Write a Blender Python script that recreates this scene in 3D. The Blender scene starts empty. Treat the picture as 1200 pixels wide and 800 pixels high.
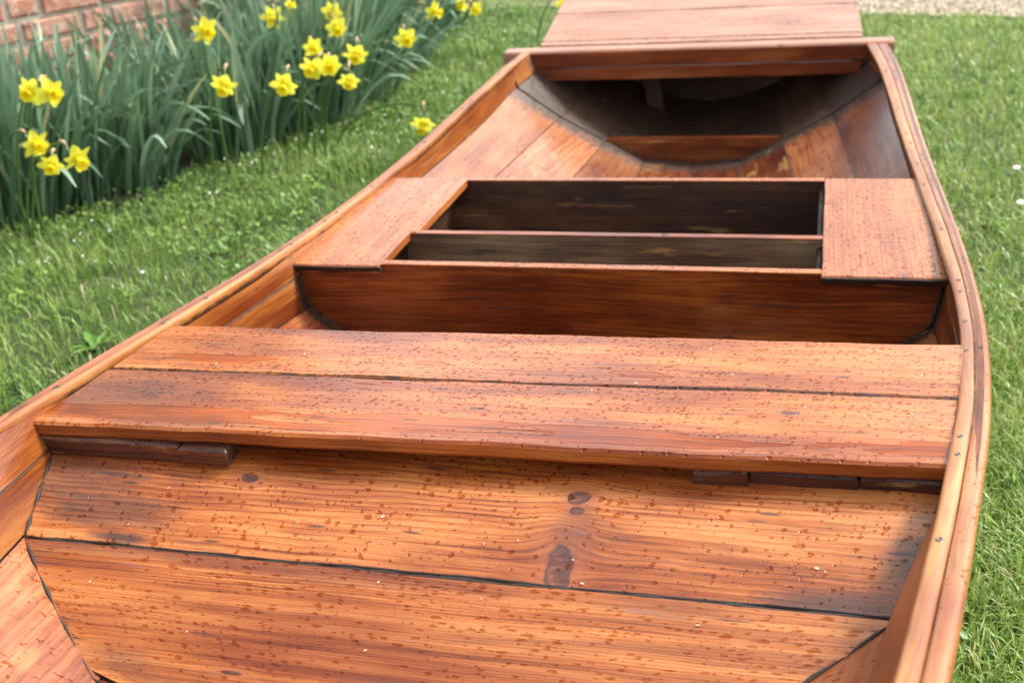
import bpy, math, random
import numpy as np
from mathutils import Vector, Matrix
random.seed(7); rng = np.random.default_rng(11)
S = bpy.context.scene; COL = S.collection
# ------------------------------------------------------------------ camera
F = 1349.7
MR = np.array([[0.96602518,-0.03788334,0.25565642],[0.24715578,0.4246175,-0.8709845],[-0.07556039,0.90457992,0.41955428]])
CAMZ = 0.70
cam = bpy.data.cameras.new('camera'); camo = bpy.data.objects.new('camera', cam); COL.objects.link(camo)
m4 = Matrix([list(MR[0])+[0], list(MR[1])+[0], list(MR[2])+[CAMZ], [0,0,0,1]])
camo.matrix_world = m4
cam.sensor_width = 36; cam.lens = 36*F/1200; cam.clip_start = .02; cam.clip_end = 500
cam.dof.use_dof = True; cam.dof.focus_distance = 1.28; cam.dof.aperture_fstop = 7.5
S.camera = camo
G = -0.38      # lawn level
CX = -0.355    # centre line of the boat

def ground_at(px, py, z=G):
    d = MR @ np.array([px-600, 400-py, -F]); t = (z-CAMZ)/d[2]
    return Vector((d[0]*t, d[1]*t, z))
# ------------------------------------------------------------------ node helpers
class NT:
    def __init__(s, name):
        s.m = bpy.data.materials.new(name); s.m.use_nodes = True; s.t = s.m.node_tree; s.t.nodes.clear()
        s.out = s.t.nodes.new('ShaderNodeOutputMaterial')
    def n(s, typ, **kw):
        nd = s.t.nodes.new(typ)
        for k, v in kw.items():
            if k.startswith('i_'):
                key = k[2:]; key = int(key) if key.isdigit() else key
                s.put(nd.inputs[key], v)
            else: setattr(nd, k, v)
        return nd
    def put(s, sock, v):
        if hasattr(v, 'is_output') or isinstance(v, bpy.types.NodeSocket): s.t.links.new(v, sock)
        else:
            if isinstance(v, tuple) and len(v) == 3 and sock.type == 'RGBA': v = v+(1,)
            sock.default_value = v
    def math(s, op, a, b=0.0, c=None, clamp=False):
        nd = s.t.nodes.new('ShaderNodeMath'); nd.operation = op; nd.use_clamp = clamp
        s.put(nd.inputs[0], a); s.put(nd.inputs[1], b)
        if c is not None: s.put(nd.inputs[2], c)
        return nd.outputs[0]
    def comb(s, x, y, z=0.0):
        nd = s.t.nodes.new('ShaderNodeCombineXYZ')
        for i, v in enumerate((x, y, z)): s.put(nd.inputs[i], v)
        return nd.outputs[0]
    def noise(s, vec, scale=1.0, detail=2.0, rough=.5, dist=0.0):
        nd = s.t.nodes.new('ShaderNodeTexNoise'); s.put(nd.inputs['Vector'], vec)
        nd.inputs['Scale'].default_value = scale; nd.inputs['Detail'].default_value = detail
        nd.inputs['Roughness'].default_value = rough; nd.inputs['Distortion'].default_value = dist
        return nd.outputs['Fac']
    def ss(s, v, a, b):     # smooth step
        nd = s.t.nodes.new('ShaderNodeMapRange'); nd.interpolation_type = 'SMOOTHSTEP'
        s.put(nd.inputs[0], v); s.put(nd.inputs[1], a); s.put(nd.inputs[2], b)
        return nd.outputs[0]
    def mix(s, f, a, b, mode='MIX'):
        nd = s.t.nodes.new('ShaderNodeMix'); nd.data_type = 'RGBA'; nd.blend_type = mode
        s.put(nd.inputs['Factor'], f); s.put(nd.inputs[6], a); s.put(nd.inputs[7], b)
        return nd.outputs[2]
    def ramp(s, f, stops):
        nd = s.t.nodes.new('ShaderNodeValToRGB'); s.put(nd.inputs[0], f)
        e = nd.color_ramp.elements
        while len(e) < len(stops): e.new(.5)
        for el, (p, c) in zip(e, stops): el.position = p; el.color = c+(1,) if len(c) == 3 else c
        return nd.outputs[0]
    def attr(s, name):
        return s.n('ShaderNodeAttribute', attribute_name=name)
    def bsdf(s, **kw):
        nd = s.t.nodes.new('ShaderNodeBsdfPrincipled')
        for k, v in kw.items(): s.put(nd.inputs[k], v)
        s.t.links.new(nd.outputs[0], s.out.inputs[0]); return nd
    def bump(s, h, strength=.5, dist=.01, normal=None):
        nd = s.t.nodes.new('ShaderNodeBump'); nd.inputs['Strength'].default_value = strength
        nd.inputs['Distance'].default_value = dist; s.put(nd.inputs['Height'], h)
        if normal is not None: s.put(nd.inputs['Normal'], normal)
        return nd.outputs[0]

def wood(name, light, mid, dark, knots=(), drops=.5, puddle=0.0, rough=.21, grimecol=(.026,.016,.010), stain=.5,
         streak=.6, stainc=(.10,.035,.022), coat=.2, ringf=52, spots=(), worn=0.0, dropsize=1.0, flecks=.8, tone=.70, macro=.8, porek=.22, puddle_v=(.01,.05), greystain=.35):
    """varnished softwood; grain runs along u of the UV map, which is in metres"""
    light, mid, dark = [tuple(c*tone for c in k) for k in (light, mid, dark)]
    N = NT(name)
    uv = N.n('ShaderNodeUVMap').outputs[0]
    sp = N.n('ShaderNodeSeparateXYZ', i_0=uv); u, v = sp.outputs[0], sp.outputs[1]
    w = N.noise(N.comb(N.math('MULTIPLY', u, 1.6), N.math('MULTIPLY', v, 5)), 1, 2)
    v2 = N.math('ADD', v, N.math('MULTIPLY', N.math('SUBTRACT', w, .5), .035))
    kmask = None; kring = None; khalo = None
    for (ku, kv, r, el) in knots:
        du = N.math('MULTIPLY', N.math('SUBTRACT', u, ku), 1/el[0]); dv = N.math('MULTIPLY', N.math('SUBTRACT', v, kv), 1/el[1])
        if len(el) > 2:   # slanted knot
            du = N.math('ADD', du, N.math('MULTIPLY', dv, el[2]))
        wob = N.math('MULTIPLY', N.math('SUBTRACT', N.noise(N.comb(u, v), 90, 2), .5), r*.9)
        d = N.math('ADD', N.math('SQRT', N.math('ADD', N.math('MULTIPLY', du, du), N.math('MULTIPLY', dv, dv))), wob)
        g = N.math('EXPONENT', N.math('MULTIPLY', N.math('POWER', N.math('MAXIMUM', N.math('DIVIDE', d, r*2.3), 0.0), 2.0), -1.0))
        v2 = N.math('ADD', v2, N.math('MULTIPLY', N.math('MULTIPLY', dv, -.8), g))
        khalo = g if khalo is None else N.math('MAXIMUM', khalo, g)
        k = N.ss(d, r*1.08, r*.8)
        e = N.math('MULTIPLY', N.ss(d, r*1.25, r*1.0), N.ss(d, r*.75, r*.98))
        kmask = k if kmask is None else N.math('MAXIMUM', kmask, k)
        kring = e if kring is None else N.math('MAXIMUM', kring, e)
    # annual rings: slow early wood, sharp late-wood line
    big = N.noise(N.comb(N.math('MULTIPLY', u, .8), N.math('MULTIPLY', v2, 5), 3.3), 1, 2, .45)
    wigg = N.noise(N.comb(N.math('MULTIPLY', u, 9), N.math('MULTIPLY', v2, 60), 31.), 1, 2, .5)
    ph = N.math('ADD', N.math('ADD', N.math('MULTIPLY', v2, ringf*2.4), N.math('MULTIPLY', big, 9)), N.math('MULTIPLY', wigg, .9))
    saw = N.math('FRACT', ph)
    rings = N.math('MULTIPLY', N.math('POWER', saw, 2.6), N.ss(saw, 1.0, .93))
    ringamp = N.math('MULTIPLY_ADD', N.ss(N.noise(N.comb(N.math('MULTIPLY', u, 2), N.math('MULTIPLY', v2, 14), 7.7), 1, 2), .35, .65), .75, .25)
    fine = N.noise(N.comb(N.math('MULTIPLY', u, 11), N.math('MULTIPLY', v2, 520)), 1, 4, .7)
    pore = N.noise(N.comb(N.math('MULTIPLY', u, 60), N.math('MULTIPLY', v2, 900), 2.), 1, 2, .6)
    midn = N.noise(N.comb(N.math('MULTIPLY', u, 3.0), N.math('MULTIPLY', v2, 85), 5.1), 1, 4, .65)
    broad = N.noise(N.comb(N.math('MULTIPLY', u, 4), N.math('MULTIPLY', v2, 16), 9.1), 1, 5, .65)
    f = N.math('ADD', N.math('MULTIPLY', N.math("MULTIPLY", rings, ringamp), .36),
        N.math('ADD', N.math('MULTIPLY', N.ss(midn, .32, .70), .30), N.math('ADD', N.math('MULTIPLY', N.ss(fine,.34,.66), .28), N.math('MULTIPLY', N.ss(broad, .3, .72), .34))))
    f = N.math('ADD', f, N.math('MULTIPLY', N.ss(pore, .58, .68), porek))
    f = N.math('SUBTRACT', f, .16)
    col = N.ramp(f, [(0.10, light), (.40, mid), (.80, dark)])
    mc = N.noise(N.comb(N.math('MULTIPLY', u, 2.6), N.math('MULTIPLY', v, 8), 14.2), 1, 3, .55)
    col = N.mix(N.math('MULTIPLY', N.ss(mc, .42, .66), macro), col, N.mix(1.0, col, (.46,.27,.20), 'MULTIPLY'))
    col = N.mix(N.math('MULTIPLY', N.ss(mc, .44, .28), macro*.6), col, N.mix(.35, col, (.62,.34,.16)))
    # reddish / purple-brown stains, stretched along the grain
    st = N.noise(N.comb(N.math('MULTIPLY', u, 3.2), N.math('MULTIPLY', v, 11), 2.2), 1, 4, .62, .4)
    col = N.mix(N.math('MULTIPLY', N.ss(st, .54, .72), stain), col, stainc)
    # long dark streaks
    sk = N.noise(N.comb(N.math('MULTIPLY', u, 5.5), N.math('MULTIPLY', v2, 95), 1.7), 1, 2, .5)
    sk2 = N.noise(N.comb(N.math('MULTIPLY', u, 7), N.math('MULTIPLY', v, 26), 8.8), 1, 2, .5)
    col = N.mix(N.math('MULTIPLY', N.math('MULTIPLY', N.ss(sk, .60, .72), N.ss(sk2, .5, .64)), streak), col, (.055,.035,.035))
    # short black flecks and nail stains, grey
    fl = N.n('ShaderNodeTexVoronoi', voronoi_dimensions='2D', feature='F1', i_Vector=N.comb(N.math('MULTIPLY', u, 9), N.math('MULTIPLY', v, 48)), i_Scale=1.0)
    flm = N.math('MULTIPLY', N.ss(N.math('ADD', fl.outputs['Distance'], N.math('MULTIPLY', fine, .25)), .26, .17), N.ss(N.n('ShaderNodeSeparateColor', i_0=fl.outputs['Color']).outputs[0], .88, .91))
    col = N.mix(N.math('MULTIPLY', flm, flecks), col, (.035,.025,.024))
    if greystain:
        gs = N.noise(N.comb(N.math('MULTIPLY', u, 9), N.math('MULTIPLY', v, 30), 4.2), 1, 3, .6)
        col = N.mix(N.math('MULTIPLY', N.ss(gs, .66, .76), greystain), col, (.16,.12,.13))
    if worn:
        wn = N.noise(N.comb(N.math('MULTIPLY', u, 5), N.math('MULTIPLY', v, 30), 6.2), 1, 4, .6)
        col = N.mix(N.math('MULTIPLY', N.ss(wn, .6, .68), worn), col, (.46,.26,.09))
    if kmask is not None:
        kn = N.noise(N.comb(N.math('MULTIPLY', u, 60), N.math('MULTIPLY', v, 140)), 1, 3, .6)
        col = N.mix(N.math('MULTIPLY', N.ss(khalo, .05, .75), .5), col, (.30,.085,.035))
        col = N.mix(N.math('MULTIPLY', kmask, .9), col, N.ramp(kn, [(.35, (.028,.012,.01)), (.55, (.10,.03,.018)), (.72, (.22,.075,.045))]))
        col = N.mix(N.math('MULTIPLY', kring, .8), col, (.035,.022,.02))
    for (ku, kv, su, sv, amt) in spots:   # dark water stains with a shape of their own
        du = N.math('DIVIDE', N.math('SUBTRACT', u, ku), su); dv = N.math('DIVIDE', N.math('SUBTRACT', v, kv), sv)
        d = N.math('SQRT', N.math('ADD', N.math('MULTIPLY', du, du), N.math('MULTIPLY', dv, dv)))
        d = N.math('ADD', d, N.math('MULTIPLY', N.math('SUBTRACT', N.math('ADD', N.math('MULTIPLY', midn, .5), N.math('MULTIPLY', N.noise(N.comb(N.math('MULTIPLY', u, 18), N.math('MULTIPLY', v, 60)), 1, 5, .7), .5)), .5), 2.2))
        col = N.mix(N.math('MULTIPLY', N.ss(d, 1.0, .2), amt), col, (.045,.026,.026))
    # grime in the seams
    ga = N.attr('grime').outputs['Fac']
    gn = N.noise(N.comb(N.math('MULTIPLY', u, 40), N.math('MULTIPLY', v, 90), 2.9), 1, 4, .65)
    gm = N.math('MULTIPLY', N.ss(N.math('ADD', ga, N.math('MULTIPLY', N.math('SUBTRACT', gn, .5), 1.1)), .38, .72), N.ss(ga, .02, .2))
    col = N.mix(N.math('MULTIPLY', gm, .92), col, N.mix(N.ss(gn, .6, .75), grimecol, (.20,.15,.09)))
    rgh = N.math('ADD', rough, N.math('MULTIPLY', midn, .16))
    rgh = N.math('ADD', rgh, N.math('MULTIPLY', gm, .3))
    height = N.math('ADD', N.math('MULTIPLY', fine, .10), N.math('MULTIPLY', rings, .05))
    height = N.math('SUBTRACT', height, N.math('MULTIPLY', gm, .3))
    if kmask is not None: height = N.math('SUBTRACT', height, N.math('MULTIPLY', kring, .06))
    wet = None
    if drops > 0:
        up = N.ss(N.n('ShaderNodeSeparateXYZ', i_0=N.n('ShaderNodeNewGeometry').outputs['Normal']).outputs[2], .35, .6)
        clus = N.noise(N.comb(u, v, .6), 7, 2, .5)
        for i, (sc, rmax) in enumerate(((110/dropsize, .31), (170/dropsize, .30))):
            jx = N.noise(N.comb(u, v, 8.+i), 240, 2); jy = N.noise(N.comb(u, v, 18.+i), 240, 2)
            vec = N.comb(N.math('ADD', u, N.math('MULTIPLY', jx, .008)), N.math('ADD', v, N.math('MULTIPLY', jy, .008)))
            vo = N.n('ShaderNodeTexVoronoi', voronoi_dimensions='2D', feature='F1', i_Vector=vec, i_Scale=sc)
            rc = N.n('ShaderNodeSeparateColor', i_0=vo.outputs['Color'])
            on = N.ss(N.math('ADD', rc.outputs[0], N.math('MULTIPLY', clus, 1.1)), 1.52-drops*.75, 1.54-drops*.75)
            rad = N.math('MULTIPLY_ADD', N.math('POWER', rc.outputs[1], 2.2), rmax*1.0, rmax*.32)
            q = N.math('DIVIDE', vo.outputs['Distance'], rad)
            dome = N.math('MULTIPLY', on, N.math('SQRT', N.math('MAXIMUM', N.math('SUBTRACT', 1.0, N.math('MULTIPLY', q, q)), 0.0)))
            wet = dome if wet is None else N.math('MAXIMUM', wet, dome)
    if wet is not None: wet = N.math('MULTIPLY', wet, up)
    if puddle > 0:
        pn = N.noise(N.comb(N.math('MULTIPLY', u, 4.2), N.math('MULTIPLY', v, 22), 12.2), 1, 3, .45)
        band = N.math('MULTIPLY', N.ss(v, puddle_v[0]-.008, puddle_v[0]+.012), N.ss(v, puddle_v[1]+.02, puddle_v[1]-.01))
        pm = N.ss(N.math('ADD', pn, N.math('MULTIPLY', N.math('SUBTRACT', band, 1.0), .35)), .585-puddle*.12, .60-puddle*.12)
        wet = N.math('MAXIMUM', N.math('MULTIPLY', wet, N.math('SUBTRACT', 1.0, pm)), N.math('MULTIPLY', pm, .9)) if wet is not None else pm
    if wet is not None:
        wm = N.ss(wet, .02, .35)
        col = N.mix(N.math('MULTIPLY', wm, .9), col, N.mix(1.0, col, (.66,.42,.08), 'MULTIPLY'))
        if puddle > 0: col = N.mix(N.math('MULTIPLY', pm, .85), col, N.mix(1.0, col, (1.25,1.3,.4), 'MULTIPLY'))
        rgh = N.math('MULTIPLY', rgh, N.math('SUBTRACT', 1.0, N.math('MULTIPLY', wm, .75)))
        b1 = N.bump(height, .35, .004)
        nrm = N.bump(wet, .55, .0014, b1)
        N.bsdf(**{'Base Color': col, 'Roughness': rgh, 'Normal': nrm, 'Specular IOR Level': N.math('MULTIPLY_ADD', wm, -.22, .42), 'Coat Weight': coat, 'Coat Roughness': .07, 'Coat Normal': nrm})
    else:
        nrm = N.bump(height, .4, .004)
        N.bsdf(**{'Base Color': col, 'Roughness': rgh, 'Normal': nrm, 'Specular IOR Level': .42, 'Coat Weight': coat, 'Coat Roughness': .07, 'Coat Normal': nrm})
    return N.m

L1=(.66,.255,.075); M1=(.44,.118,.021); D1=(.10,.018,.006)
# knots are given in the board's own metres
M_near1 = wood('varnished_pine_upper_board', L1, M1, D1, drops=.36, stain=.5, tone=.80, macro=.7, dropsize=1.1,
   knots=((.594,.116,.009,(1.1,.9)),(.596,.098,.006,(1.1,.8)),(.598,.022,.021,(.58,1.25,.35)),(.240,.108,.007,(1.2,.8)),(.905,.075,.004,(3,.6))),
   spots=((.02,.09,.12,.06,.6),(.09,.045,.12,.04,.6),(.115,.010,.05,.010,.85),(.935,.07,.055,.09,.9),(.86,.008,.09,.022,.8),(.60,.07,.03,.06,.35)))
M_near2 = wood('varnished_pine_lower_board', L1, M1, D1, drops=.33, stain=.45, tone=.78, macro=.8, dropsize=1.1, ringf=64,
   knots=((.570,.100,.008,(.8,1.2,.3)),(.585,.165,.004,(1.2,.6)),(.23,.10,.007,(1.,1.)),(.13,.135,.006,(1.4,.7)),(.165,.065,.004,(1,1))),
   spots=((.03,.13,.05,.06,.4),(.86,.15,.06,.03,.45),(.80,.05,.06,.08,.45)))
M_bench1 = wood('varnished_bench_board', (.64,.215,.042), (.44,.110,.017), (.12,.022,.006), drops=.56, tone=.70, macro=.7, coat=.08, porek=.14, puddle=1.5, puddle_v=(.012,.056), stain=.35, dropsize=.95,
   knots=((.50,.09,.004,(2,.6)),(.83,.11,.006,(1.6,.8))), spots=((.0,.10,.26,.10,.6),(.16,.02,.14,.03,.4)))
M_bench2 = wood('varnished_bench_board_back', (.66,.23,.045), (.46,.120,.019), (.12,.022,.006), drops=.56, tone=.72, macro=.7, coat=.08, porek=.14, puddle=.25, puddle_v=(.02,.06), stain=.3, dropsize=.95,
   knots=((.14,.06,.003,(2.4,.7)),(.36,.12,.003,(2,.7)),(.90,.05,.004,(2.4,.6))))
M_side = wood('varnished_side_planking', (.46,.165,.035), (.36,.095,.017), (.17,.035,.009), drops=.08, stain=.55, worn=.25, stainc=(.12,.03,.014))
M_side_shaded = wood('shaded_side_planking', (.46,.15,.04), (.30,.075,.02), (.12,.022,.007), drops=0, stain=.8, worn=.12, stainc=(.05,.012,.008))  # darker copy of M_side: shade of the right inner hull put into its colour
M_lower = wood('varnished_bilge_planking', (.50,.20,.08), (.38,.12,.042), (.16,.035,.012), drops=.14, stain=.55, tone=.92, dropsize=.8, stainc=(.16,.035,.014), worn=.35)
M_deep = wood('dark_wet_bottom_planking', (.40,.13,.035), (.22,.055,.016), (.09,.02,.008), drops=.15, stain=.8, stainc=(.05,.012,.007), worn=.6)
M_rail = wood('rubbed_rail_wood', (.52,.24,.07), (.42,.15,.035), (.24,.065,.018), drops=0, stain=.35, ringf=30, rough=.24, worn=.3, streak=.3, flecks=.3, tone=.84)
M_railo = wood('rail_outer_wood', (.52,.225,.072), (.42,.14,.038), (.24,.062,.018), drops=.12, stain=.3, ringf=30, worn=.1, flecks=.3, dropsize=.9, tone=.84)
M_bulk = wood('dark_red_bulkhead_wood', (.46,.125,.022), (.25,.050,.010), (.06,.011,.004), drops=0, stain=.75, stainc=(.05,.012,.008), worn=.10, ringf=46, rough=.24)
M_frame = wood('varnished_side_deck', (.52,.19,.05), (.39,.115,.027), (.18,.045,.013), drops=.5, stain=.5, dropsize=1.0, tone=.95, macro=.4)
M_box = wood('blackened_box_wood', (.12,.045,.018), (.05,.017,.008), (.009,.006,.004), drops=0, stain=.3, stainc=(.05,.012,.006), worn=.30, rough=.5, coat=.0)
M_div = wood('weathered_grey_divider', (.20,.135,.07), (.10,.062,.03), (.025,.016,.010), drops=0, stain=.5, stainc=(.02,.012,.007), worn=.45, rough=.6, coat=0, streak=1.0, tone=1.2)
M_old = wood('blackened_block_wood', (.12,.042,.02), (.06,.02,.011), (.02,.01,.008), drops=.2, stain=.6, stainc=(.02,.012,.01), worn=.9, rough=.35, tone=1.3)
M_beam = wood('orange_beam_wood', (.34,.085,.018), (.22,.045,.009), (.09,.016,.005), drops=0, stain=.5, stainc=(.12,.03,.012), ringf=60)
M_deck = wood('weathered_foredeck_wood', (.40,.215,.135), (.33,.155,.095), (.19,.085,.055), drops=.05, stain=.2, rough=.40, coat=.2, stainc=(.28,.12,.07), tone=1.15, macro=.25)
M_bowin = wood('dark_inner_planking', (.12,.05,.025), (.06,.024,.014), (.02,.013,.011), drops=0, stain=.6, stainc=(.12,.11,.10), rough=.6, coat=0, worn=.12)  # dark grey-brown wood for the inner bow

def simple(name, col, rough=.5, **kw):
    N = NT(name); N.bsdf(**{'Base Color': col, 'Roughness': rough, **kw}); return N.m
M_tar = simple('black_caulk', (.026,.018,.013), .7)
M_nail = simple('dull_nail_iron', (.09,.075,.065), .45, Metallic=.5)

# ------------------------------------------------------------------ object helpers
def link(name, me, mat=None, parent=None):
    o = bpy.data.objects.new(name, me); COL.objects.link(o)
    if mat is not None:
        for mm in (mat if isinstance(mat, (list, tuple)) else [mat]): me.materials.append(mm)
    if parent is not None: o.parent = parent; o.matrix_parent_inverse = parent.matrix_world.inverted() if False else Matrix.Translation(-parent.location)
    return o
def tag(o, label, cat, group=None):
    o['label'] = label; o['category'] = cat
    if group: o['group'] = group
    return o
def empty(name, loc):
    o = bpy.data.objects.new(name, None); COL.objects.link(o); o.location = loc; o.empty_display_size = .1; return o
def mesh_from(name, V, Fc, uv=None, grime=None, smooth=False, attrs=None):
    me = bpy.data.meshes.new(name); me.from_pydata([tuple(p) for p in V], [], Fc)
    if uv is not None:
        l = me.uv_layers.new(name='UVMap'); i = 0
        flat = []
        for f in uv: 
            for c in f: flat += [c[0], c[1]]
        l.data.foreach_set('uv', flat)
    a = me.attributes.new('grime', 'FLOAT', 'POINT')
    a.data.foreach_set('value', list(grime) if grime is not None else [0.0]*len(V))
    if attrs:
        for k, d in attrs.items():
            a = me.attributes.new(k, 'FLOAT', 'POINT'); a.data.foreach_set('value', list(d))
    if smooth: me.polygons.foreach_set('use_smooth', [True]*len(me.polygons))
    me.validate(); me.update(); return me
def loft(name, rings, us, vs, gs, mat, parent, smooth=False, endg=1.0):
    """rings: list of closed rings of points; us: length coordinate per ring; vs: perimeter coordinate per point"""
    V=[];Fc=[];UV=[];GR=[]
    k=len(rings[0])
    for i,r in enumerate(rings):
        for j,p in enumerate(r): V.append(p); GR.append(gs[j] if not callable(gs) else gs(i,j))
    n=len(rings)
    for i in range(n-1):
        for j in range(k):
            j2=(j+1)%k; Fc.append((i*k+j,i*k+j2,(i+1)*k+j2,(i+1)*k+j))
            va,vb=vs[j],(vs[j+1] if j+1<k else vs[0]+ (vs[-1]-vs[0]) + .02)
            UV.append(((us[i],va),(us[i],vb),(us[i+1],vb),(us[i+1],va)))
    Fc.append(tuple(range(k-1,-1,-1))); UV.append([(us[0]+.3*vs[j],vs[j]) for j in range(k-1,-1,-1)])
    Fc.append(tuple((n-1)*k+j for j in range(k))); UV.append([(us[-1]+.3*vs[j],vs[j]) for j in range(k)])
    return link(name, mesh_from(name,V,Fc,UV,GR,smooth), mat, parent)

def board(name, A, B, C, D, th, mat, parent, bev=.003, u0=None, v0=None, wob=.0008, g_edge=(1,1), g_end=(1,1), nseg=None, gw=.004, endlen=.012, ends=None):
    """plank whose top face is A(near-left) B(near-right) C(far-right) D(far-left); grain runs A->B"""
    A,B,C,D=map(Vector,(A,B,C,D)); nrm=((B-A).cross(D-A)).normalized()
    Lm=((B-A).length+(C-D).length)/2; Wd=(D-A).length
    u0=random.uniform(0,20) if u0 is None else u0; v0=random.uniform(0,20) if v0 is None else v0
    ts=[0,bev/Wd,(bev+gw)/Wd,(bev+gw*3.2)/Wd]+[.3,.5,.7]+[1-(bev+gw*3.2)/Wd,1-(bev+gw)/Wd,1-bev/Wd,1]
    if ts[3]>.28: ts=[0,bev/Wd,.5,1-bev/Wd,1]; gp=[1,1,.0,1,1]
    else: gp=[1,1,.55,.0,0,0,0,.0,.55,1,1]
    h=[-bev]+[0]*(len(ts)-2)+[-bev]
    prof=[(t,z) for t,z in zip(ts,h)]
    gr=[g*(g_edge[0] if i<len(ts)/2 else g_edge[1]) for i,g in enumerate(gp)]
    prof+=[(1,-th+bev),(1-bev/Wd,-th),(bev/Wd,-th),(0,-th+bev)]; gr+=[.35*g_edge[1],.2,.2,.35*g_edge[0]]
    vs=[v0+t*Wd for t,_ in prof[:len(ts)]]; vs+=[v0+Wd+th,v0+Wd+th+.01,v0+2*Wd+th,v0+2*Wd+2*th]
    vs=[v for v in vs]
    ss=[0,.0025/Lm,endlen/Lm*.5,endlen/Lm]; n=nseg or max(6,int(Lm/.03))
    ss+=[endlen/Lm+(1-2*endlen/Lm)*i/n for i in range(1,n)]+[1-endlen/Lm,1-endlen/Lm*.5,1-.0025/Lm,1]
    e0=[random.uniform(0,6) for _ in range(4)]
    rings=[];us=[]
    for s in ss:
        sh=.0022 if s in (0,1) else 0
        w0=wob*(math.sin(s*Lm*17+e0[0])+math.sin(s*Lm*43+e0[1])+.6*math.sin(s*Lm*101+e0[2]))
        w1=wob*(math.sin(s*Lm*19+e0[2])+math.sin(s*Lm*39+e0[3])+.6*math.sin(s*Lm*91+e0[0]))
        ring=[]
        P0=A.lerp(B,s);P1=D.lerp(C,s); dr=(P1-P0).normalized()
        for t,z in prof:
            zz=z if z>-th/2 else z
            if sh: zz = min(z,-sh) if z>-th/2 else max(z,-th+sh)
            base=P0.lerp(P1,t) if ends is None else ends(-1,t).lerp(ends(1,t),s)
            p=base+dr*(w0*(1-t)+w1*t)+nrm*(zz+wob*.5*math.sin(s*Lm*11+t*3+e0[1]))
            ring.append(p)
        rings.append(ring);us.append(u0+s*Lm)
    ns=len(ss)
    def gs(i,j):
        ge=0
        if i<=1: ge=g_end[0]
        elif i==2: ge=.6*g_end[0]
        elif i>=ns-2: ge=g_end[1]
        elif i==ns-3: ge=.6*g_end[1]
        return max(gr[j],ge)
    return loft(name,rings,us,vs,gs,mat,parent)

def prism(name, poly, y0, y1, mat, parent, zt=None, u0=0, v0=0, grime_w=.012, gtop=.3, gamt=1.0):
    """transverse plate: poly is a list of (x,z) going round; has an inner ring so seams can carry grime"""
    n=len(poly); cx=sum(p[0] for p in poly)/n; cz=sum(p[1] for p in poly)/n
    def inset(d):
        out=[]
        for x,z in poly:
            L=math.hypot(x-cx,z-cz); out.append((x+(cx-x)*min(.5,d*3/L) if abs(x-cx)>.3 else x+(cx-x)*d/L, z+(cz-z)*min(.5,d/max(.02,abs(z-cz)))))
        return out
    i1=inset(grime_w)
    V=[];Fc=[];UV=[];GR=[]
    top=max(z for _,z in poly)
    for (y,pl,g) in ((y0,i1,0),(y0,poly,1),(y1,poly,1),(y1,i1,0)):
        for x,z in pl: V.append((x,y,z)); GR.append(g*(gtop if z>top-.012 else gamt))
    def uvp(i,sh=0): p=V[i]; return (p[0]-CX+u0+sh, p[2]+v0+p[1]*1.0)
    Fc.append(tuple(range(n)))
    for r in range(3):
        for j in range(n):
            j2=(j+1)%n; Fc.append((r*n+j,(r+1)*n+j,(r+1)*n+j2,r*n+j2))
    Fc.append(tuple(3*n+j for j in range(n-1,-1,-1)))
    for f in Fc: UV.append([uvp(i) for i in f])
    me=mesh_from(name,V,Fc,UV,GR)
    import bmesh
    bm=bmesh.new(); bm.from_mesh(me); bmesh.ops.recalc_face_normals(bm,faces=bm.faces); bm.to_mesh(me); bm.free()
    return link(name,me,mat,parent)

# ------------------------------------------------------------------ the hull
def spl(xs, ys):
    xs=np.array(xs,float); ys=np.array(ys,float)
    m=np.gradient(ys,xs)
    def f(x):
        i=int(np.clip(np.searchsorted(xs,x)-1,0,len(xs)-2)); h=xs[i+1]-xs[i]; t=(x-xs[i])/h; t=min(max(t,0),1)
        return float((2*t**3-3*t**2+1)*ys[i]+(t**3-2*t**2+t)*h*m[i]+(-2*t**3+3*t**2)*ys[i+1]+(t**3-t**2)*h*m[i+1])
    return f
RY=[-.40,0,.30,.60,.74,.85,.95,1.052,1.215,1.334,1.517,1.734,2.008,2.34,2.755,3.24]
RW=[.26,.335,.395,.443,.470,.491,.507,.524,.543,.552,.561,.568,.568,.562,.544,.513]
RZ=[.31,.265,.228,.187,.168,.150,.138,.120,.090,.070,.050,.030,.020,.012,.025,.050]
_cw=np.polyfit(RY,RW,6); _cz=np.polyfit(RY,RZ,6)
rail_w=lambda y: float(np.polyval(_cw,min(y,3.32)))
rail_z=lambda y: float(np.polyval(_cz,min(y,3.32)))+.17*max(0,y-3.32)
RT=.024  # rail width
rt_right=lambda y: (.033)+.0105*max(0,y-1.5)**1.15
dWr=spl([-.4,.4,.63,.85,1.1,1.4,1.8,2.4,3.3],[-.010,-.008,-.004,-.003,.001,.004,.004,0,0])
dWl=spl([-.4,.5,.9,1.2,1.5,3.3],[.010,.013,.012,.006,0,0])
def wi(y): return min(rail_w(y)-RT+.006, .425-.05*(y-3.36)) if y>3.33 else rail_w(y)-RT+.002
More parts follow.
